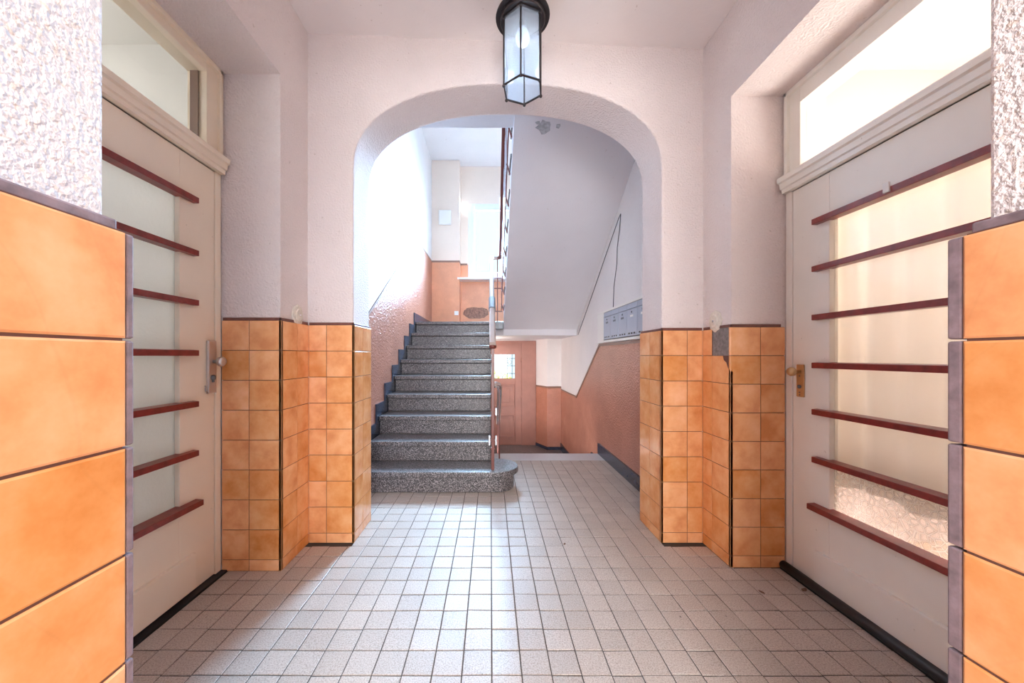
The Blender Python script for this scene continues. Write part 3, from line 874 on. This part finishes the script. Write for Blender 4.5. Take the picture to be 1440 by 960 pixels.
prism(bm, [(.961, 6.047), (WR-.003, 6.047), (WR-.003, 6.05), (.962, 6.05)], 'z', ZB, zd)
prism(bm, [(.961, 6.047), (.962, 6.052), (DX1+.02, 6.374), (DX1+.017, 6.37)], 'z', ZB, zd)
obj('painted_dado', bm, M['dado'], wu)
bm = bmesh.new()
prism(bm, [(.957, 6.041), (WR-.003, 6.041), (WR-.003, 6.05), (.962, 6.05)], 'z', zd-.014, zd+.014)
prism(bm, [(.957, 6.041), (.962, 6.052), (DX1+.02, 6.374), (DX1+.012, 6.37)], 'z', zd-.014, zd+.014)
obj('dado_line', bm, M['dado_line'], wu)
bm = bmesh.new()
prism(bm, [(.952, 6.036), (WR-.02, 6.036), (WR-.02, 6.047), (.961, 6.047)], 'z', ZB, ZB+.05)
prism(bm, [(.952, 6.036), (.961, 6.047), (DX1+.017, 6.37), (DX1+.006, 6.362)], 'z', ZB, ZB+.05)
struct('baseboard_lower', bm, M['slate'], 'low slate skirting beside the back door under the landing', 'baseboard')

bd = empty('door_3', ((DX0+DX1)/2, 6.37, ZB)); tag(bd, 'red-brown panelled back door with small bright window under the landing', 'door', kind='structure')
YD = 6.37
bm = BX(.552, DX1+.02, YD-.02, YD+.08, ZB, 1.345); bx(bm, DX0, .552, YD-.02, YD+.08, 1.285, 1.345); bx(bm, DX0, -.33, YD-.02, YD+.08, ZB, 1.285)
obj('door_frame', bm, M['backdoor'], bd, bevel=.004)
px0, px1, pz0, pz1 = -.26, .435, .675, 1.105
bm = bmesh.new()
x0, x1 = -.3295, .5515; y0, y1 = YD-.005, YD+.04
bx(bm, x0, px0, y0, y1, ZB+.001, 1.2845); bx(bm, px1, x1, y0, y1, ZB+.001, 1.2845)
bx(bm, px0, px1, y0, y1, pz1, 1.2845); bx(bm, px0, px1, y0, y1, ZB+.001, pz0)
bl = obj('door_leaf', bm, M['backdoor'], bd, bevel=.003)
for za, zb_ in ((.165, .565), (-.375, .025)):
    bm = ring(-.26, .425, za, zb_, YD-.030, YD-.005, .022)
    bx(bm, -.18, .345, YD-.013, YD-.005, za+.08, zb_-.08)
    obj('door_panel', bm, M['backdoor'], bl, bevel=.004)
obj('glass_pane', BX(px0, px1, YD+.015, YD+.02, pz0, pz1), M['glass_back'], bl)
bm = bmesh.new()
for i in range(8):
    xx = px0+.05+i*.085
    bar(bm, (xx, YD+.03, pz0), (xx, YD+.03, pz1), .010, .010)
for zz in (.76, .90, 1.03): bar(bm, (px0, YD+.03, zz), (px1, YD+.03, zz), .010, .010)
for i in range(7):
    xx = px0+.0925+i*.085
    tube(bm, [(xx+.03*math.cos(a*PI/6), YD+.03, .965+.045*math.sin(a*PI/6)) for a in range(13)], .004, 6, caps=False)
obj('window_grille', bm, M['dark'], bl)
bm = bmesh.new()
for zz in (1.0, .35, -.2): tube(bm, [(.549, YD-.012, zz-.04), (.549, YD-.012, zz+.04)], .008, 8)
obj('hinge', bm, M['backdoor'], bl)

# ------------------------------------------------------------------ mailboxes
mb = empty('mailbox_unit', (WR, 3.2, 1.235)); tag(mb, 'bank of five grey metal mailboxes set in a white surround on the right stairwell wall', 'mailboxes')
ys = [2.640, 2.852, 3.067, 3.273, 3.480, 3.700]
mz0, mz1 = 1.243, 1.526
bm = BX(WR-.022, WR, ys[0]-.05, 3.92, mz1, mz1+.022); bx(bm, WR-.022, WR, ys[-1]+.004, 3.92, 1.215, mz1)
bx(bm, WR-.022, WR, ys[0]-.05, ys[0]-.004, 1.215, mz1); bx(bm, WR-.022, WR, ys[0]-.004, ys[-1]+.004, 1.215, mz0-.004)
tag(obj('surround', bm, M['whiteplastic'], mb, bevel=.003), 'white surround of the mailboxes')
obj('housing', BX(WR-.014, WR-.001, ys[0], ys[-1], mz0, mz1), M['maildark'], mb)
for i in range(5):
    a, b2 = ys[i]+.003, ys[i+1]-.003
    dm = obj('mailbox_door', BX(WR-.026, WR-.014, a, b2, mz0+.004, mz1-.055), M['mail'], mb, bevel=.003)
    c_ = (a+b2)/2
    obj('letter_flap', PR([(WR-.026, mz1-.050), (WR-.014, mz1-.050), (WR-.014, mz1-.004), (WR-.020, mz1-.004)], 'y', a, b2), M['mail'], dm)
    obj('name_label', BX(WR-.0275, WR-.0255, c_-.032, c_+.032, 1.405, 1.422), M['paper'] if i < 2 else M['maildark'], dm)
    bm = lathe(bmesh.new(), [(.008, -.030), (.008, -.026)], (WR, c_, 1.445), 'x', 12)
    obj('lock', bm, M['maildark'], dm)
    for q in (-.055, 0, .055): obj('vent_slot', BX(WR-.0275, WR-.0255, c_+q-.014, c_+q+.014, 1.262, 1.275), M['dark'], dm)

# cable from the mailboxes up the wall and along the underside of the flight
bm = tube(bmesh.new(), [(WR-.004, 3.47, 1.550), (WR-.004, 3.45, 1.75), (WR-.004, 3.37, 1.95), (WR-.004, 3.36, 2.10), (WR-.004, 3.30, 2.25), (WR-.004, 3.27, 2.385), (WR-.004, 3.31, 2.37), (WR-.004, 3.6, 2.185), (WR-.004, 4.2, 1.79), (WR-.004, 4.86, 1.37)], .0035, 6)
tag(obj('cable', bm, M['cable']), 'thin dark cable running from the mailboxes up the wall along the flight', 'cable')

# ------------------------------------------------------------------ railings
def up(y): return r_ + (y-Y1)*sl            # nosing line height at depth y
rl = empty('stair_railing', (.017, 2.84, r_)); tag(rl, 'railing of the lower stairs with taupe handrail and red-brown posts', 'railing')
X0 = .017
bm = bar(bmesh.new(), (X0, 2.835, r_), (X0, 2.835, 1.15), .024, .026)
obj('newel_post', bm, M['redrail'], rl, bevel=.003)
bm = bmesh.new()
lathe(bm, [(.014, 1.135), (.027, 1.142), (.030, 1.158), (.026, 1.174), (.016, 1.180)], (X0, 2.835, 0), 'z', 18)
obj('post_cap', bm, M['redrail'], rl)
bm = bmesh.new()
for zz in (.400, .335): obj('post_collar', BX(X0-.019, X0+.019, 2.82, 2.852, zz, zz+.012), M['redrail'], rl, bevel=.002)
bm.free()
for s in (-1, 1):
    for za, zb_ in ((.36, .44), (.60, .66)):
        if s < 0 and za > .5: continue
        bm = BX(X0+s*.018, X0+s*.034, 2.846, 2.862, za, zb_)
        obj('steel_bracket', bm, M['steel'], rl, bevel=.004)
# handrail: a flat grip with rounded top, broken by a joint sleeve
def rail(bm, pts, w, h):
    prof_ = [(-w/2, -h*.5), (w/2, -h*.5), (w/2, h*.15), (w*.3, h*.5), (-w*.3, h*.5), (-w/2, h*.15)]
    rings = []
    pts = [Vector(p) for p in pts]
    for i, p in enumerate(pts):
        t = (pts[min(i+1, len(pts)-1)]-pts[max(0, i-1)]).normalized()
        s = t.cross(Vector((0, 0, 1)))
        s = s.normalized() if s.length > .05 else Vector((1, 0, 0)); u = s.cross(t).normalized()
        rings.append([bm.verts.new(p+s*a+u*b2) for a, b2 in prof_])
    fs = [bm.faces.new(rings[0]), bm.faces.new(rings[-1])]
    for a, b2 in zip(rings, rings[1:]):
        for k in range(6): fs.append(bm.faces.new((a[k], a[(k+1) % 6], b2[(k+1) % 6], b2[k])))
    bmesh.ops.recalc_face_normals(bm, faces=fs)
    return bm
hz = lambda y: 1.185 + (y-2.80)*sl*.93
bm = rail(bmesh.new(), [(X0-.002, 2.80, hz(2.80)-.01), (X0-.002, 2.84, hz(2.84)), (X0-.006, 4.90, hz(4.90)), (X0-.006, 4.96, hz(4.90)+.012), (X0+.03, 4.985, hz(4.90)+.015), (.09, 4.99, hz(4.9)+.016)], .052, .036)
obj('handrail', bm, M['rail'], rl, bevel=.004)
bm = rail(bmesh.new(), [(X0-.003, 3.36, hz(3.36)), (X0-.003, 3.60, hz(3.60))], .066, .050)
tag(obj('rail_sleeve', bm, M['maildark'], rl, bevel=.005), 'dark grey sleeve on the handrail')
# lower and upper strings of the balustrade
bm = bar(bmesh.new(), (X0, 2.835, .30), (X0, 4.93, .30+sl*2.095), .010, .028); bar(bm, (X0, 2.835, .62), (X0, 4.93, .62+sl*2.095), .010, .018)
obj('rail_string', bm, M['redrail'], rl)
for i in range(1, 8):
    y = 2.835+i*g_+.05
    zb_ = (math.floor((y-Y1)/g_)+1)*r_
    bm = bar(bmesh.new(), (X0, y, zb_-.07), (X0, y, hz(y)-.018), .013, .013); bx(bm, SX1-.002, X0, y-.012, y+.012, zb_-.05, zb_-.025)
    obj('baluster', bm, M['redrail'], rl)
# return across the stair eye at the landing
for zz in (2.165, 2.02, 1.70): obj('landing_bar', bar(bmesh.new(), (X0, 4.97, zz), (.165, 4.97, zz), .010, .016), M['redrail'], rl)
obj('baluster', bar(bmesh.new(), (.095, 4.97, ZL), (.095, 4.97, hz(4.9)-.0), .014, .014), M['redrail'], rl)

# upper flight railing
ru = empty('stair_railing', (.13, nz(9), ZL)); tag(ru, 'railing along the open edge of the upper flight with looped metal balusters', 'railing')
XU = .150
uz = lambda y: ZL + r_ + (nz(9)-y)*sl       # nosing line of the upper flight
bm = rail(bmesh.new(), [(.09, 4.99, hz(4.9)+.016), (XU-.03, 4.985, hz(4.9)+.02), (XU-.012, 4.93, hz(4.9)+.04), (XU-.012, 2.50, uz(2.50)+.86)], .050, .036)
obj('handrail', bm, M['redrail'], ru, bevel=.004)
bm = bar(bmesh.new(), (XU, 4.97, uz(4.97)+.02), (XU, 2.55, uz(2.55)+.02), .010, .026)
obj('rail_string', bm, M['redrail'], ru)
for i in range(17):
    y = 4.86-i*.135
    zb_, ze = uz(y)+.02, uz(y)+.83
    bm = bmesh.new()
    if i % 2 == 0:
        bar(bm, (XU, y, zb_), (XU, y, ze), .012, .016)
        bar(bm, (XU-.004, y, zb_), (XU+.028, y, zb_-.10), .012, .016)
    else:   # oblong loop
        w = .04; pl = []
        for a in range(7): pl.append((XU, y+w*math.cos(a*PI/6), ze-.12+w*math.sin(a*PI/6)-(w*math.cos(a*PI/6))*sl))
        for a in range(7): pl.append((XU, y-w*math.cos(a*PI/6), zb_+.12-w*math.sin(a*PI/6)+(w*math.cos(a*PI/6))*sl))
        pl.append(pl[0]); tube(bm, pl, .006, 6, caps=False)
        bar(bm, (XU, y, ze-.09), (XU, y, ze+.01), .01, .01); bar(bm, (XU, y, zb_-.01), (XU, y, zb_+.09), .01, .01)
    obj('baluster', bm, M['steel'] if i % 2 else M['redrail'], ru)

# railing down to the back door
rd = empty('stair_railing', (.07, 3.6, 0)); tag(rd, 'short handrail curving down towards the back door beside the lower stairs', 'railing')
bm = rail(bmesh.new(), [(.028, 3.45, .80), (.05, 3.52, .805), (.078, 3.60, .79), (.092, 3.68, .75), (.094, 3.78, .685), (.094, 4.35, .32), (.094, 4.47, .24)], .050, .038)
obj('handrail', bm, M['rail'], rd, bevel=.004)
bm = rail(bmesh.new(), [(.028, 3.45, .775), (.05, 3.52, .78), (.078, 3.60, .765), (.092, 3.68, .725), (.094, 3.78, .66), (.094, 4.35, .295), (.094, 4.47, .215)], .034, .014)
obj('rail_core', bm, M['steel'], rd)
for y, zb_ in ((3.62, 0), (4.38, -2*r_)):
    obj('baluster', bar(bmesh.new(), (.088, y, zb_), (.088, y, .76-(max(0, y-3.68))*sl), .014, .014), M['redrail'], rd)

# dry leaves swept against the right door
def dry_leaf(x, y, a, sz, label):
    bm = bmesh.new(); prof_ = [(-1, 0), (-.6, .38), (-.1, .5), (.5, .34), (1, 0), (.5, -.36), (-.1, -.46), (-.6, -.34)]
    mid_ = [(-.6, 0), (-.1, 0), (.5, 0)]
    def V(u, v, h): return bm.verts.new((x+sz*(u*math.cos(a)-v*math.sin(a)), y+sz*(u*math.sin(a)+v*math.cos(a)), .002+sz*h))
    o_ = [V(u, v, .30*abs(v)+.12*u*u) for u, v in prof_]; m_ = [V(u, v, .02) for u, v in mid_]
    for q in ((0,1,8),(1,2,9,8),(2,3,10,9),(3,4,10),(4,5,10),(5,6,9,10),(6,7,8,9),(7,0,8)):
        bm.faces.new([(o_+m_)[i] for i in q])
    o = obj('dry_leaf', bm, M['deadleaf'])
    md = o.modifiers.new('thick', 'SOLIDIFY'); md.thickness = .0012; md.offset = 1
    tag(o, label, 'leaf')
M['deadleaf'] = simple('dead_leaf', (.16, .085, .05), .7, var=.3, vscale=80)
def fy(px, py): Y = 540/(py-500); return (px-690)*Y/500, Y
for (px, py, a, sz, lab) in ((1131, 830, .6, .019, 'curled brown leaf close to the black seal of the right door'), (1071, 833, 2.0, .014, 'small brown leaf in front of the right pier, away from the door'),
                             (794, 765, 1.2, .012, 'tiny dark leaf scrap in the middle of the hall floor')):
    x, y = fy(px, py); dry_leaf(x, y, a, sz, lab)

# ------------------------------------------------------------------ outdoors
bm = bmesh.new(); rnd = random.Random(11)
for i in range(2600):
    c = Vector((rnd.uniform(-1.2, 1.6), rnd.uniform(8.3, 8.9), ZB+rnd.uniform(0, 1.32)))
    if c.z > ZB+1.1+.18*math.sin(c.x*7): continue
    d = Vector((rnd.gauss(0, 1), rnd.gauss(0, 1), rnd.gauss(0, 1))).normalized(); e2 = d.orthogonal().normalized(); f2 = d.cross(e2)
    L_, W_ = .06, .026
    a = [bm.verts.new(c+e2*L_), bm.verts.new(c+f2*W_), bm.verts.new(c-e2*L_), bm.verts.new(c-f2*W_)]
    bm.faces.new(a)
for i in range(14):
    x = -1.1+i*.2; tube(bm, [(x, 8.6, ZB), (x+rnd.uniform(-.1, .1), 8.6, ZB+.9)], .012, 6)
tag(obj('hedge', bm, M['leaf']), 'yellow-green hedge seen through the small window of the back door', 'hedge', kind='stuff')
struct('ground_garden', BX(-6, 6, 8.2, 14, ZB-.1, ZB-.001), M['pave'], 'garden ground beyond the back door', 'ground')
struct('ground_street', BX(-6, 6, -8, YF, -.12, -.004), M['pave'], 'paving outside the entrance doorway', 'ground')

# ------------------------------------------------------------------ light
w = bpy.data.worlds.new('sky'); S.world = w; w.use_nodes = True
nt = w.node_tree; bg = nt.nodes['Background']
tc = nt.nodes.new('ShaderNodeTexCoord'); sp = nt.nodes.new('ShaderNodeSeparateXYZ')
nt.links.new(tc.outputs['Generated'], sp.inputs[0])
mr = N(nt, 'ShaderNodeMapRange'); mr.inputs['From Min'].default_value = -.4; mr.inputs['From Max'].default_value = .4
nt.links.new(sp.outputs['Y'], mr.inputs['Value'])
nt.links.new(mix(nt, mr.outputs[0], (.965, .968, .985), (.05, .064, .075)), bg.inputs['Color'])
bg.inputs['Strength'].default_value = 10.5

def area(name, loc, rot, sx, sy, power, color, portal=False):
    l = bpy.data.lights.new(name, 'AREA'); l.shape = 'RECTANGLE'; l.size = sx; l.size_y = sy; l.energy = power; l.color = color
    o = bpy.data.objects.new(name, l); COL.objects.link(o); o.location = loc; o.rotation_euler = rot
    if portal: l.cycles.is_portal = True
    return o
# daylight through the landing window (sky side just outside the glass)
wd = area('window_daylight', ((wx0+wx1)/2, 6.9, (wz0+wz1)/2+.05), (-PI/2+math.radians(27), 0, 0), 1.3, 1.6, 330, (.47, .71, 1.0))
wd.data.spread = math.radians(100)
# daylight through the open entrance door
area('entrance_portal', ((PLN+PRN)/2, YF-.02, 1.31), (PI/2, 0, 0), PRN-PLN, 2.62, 1, (1, 1, 1), True)
area('back_door_portal', ((px0+px1)/2, 6.5, (pz0+pz1)/2), (-PI/2, 0, 0), px1-px0, pz1-pz0, 1, (1, 1, 1), True)
def point(name, loc, power, color, r=.12):
    l = bpy.data.lights.new(name, 'POINT'); l.energy = power; l.color = color; l.shadow_soft_size = r
    o = bpy.data.objects.new(name, l); COL.objects.link(o); o.location = loc; return o
point('right_room_lamp', (2.35, 1.3, 1.6), 60, (1, .95, .92), .32)  # added unseen source, lights curtain and transom from behind
point('lantern_bulb', (lc.x, lc.y, 2.60), .5, (.93, .965, 1), .03)
point('lower_hall_lamp', (-.2, 5.7, 1.1), 9, (1, .93, .87), .08)  # unseen fill added to brighten the lower hall
point('left_room_lamp', (-2.5, 1.3, 2.2), 17, (.97, .98, 1))  # added unseen source behind the left door's glass and transom

# ------------------------------------------------------------------ camera
cam = bpy.data.cameras.new('camera'); co = bpy.data.objects.new('camera', cam); COL.objects.link(co)
co.location = (0, 0, 1.08); co.rotation_euler = (PI/2, 0, 0)
cam.sensor_width = 36; cam.lens = 36*500/1440
cam.shift_x = (720-690)/1440; cam.shift_y = (500-480)/1440
cam.clip_start = .02
S.camera = co
S.view_settings.view_transform = 'Standard'; S.view_settings.look = 'None'
S.view_settings.exposure = .95; S.view_settings.gamma = 1; S.view_settings.use_curve_mapping = False
c = S.cycles
c.use_denoising = True
c.max_bounces = 10; c.diffuse_bounces = 6; c.glossy_bounces = 4; c.transparent_max_bounces = 16
c.sample_clamp_indirect = 8
c.caustics_reflective = False; c.caustics_refractive = False
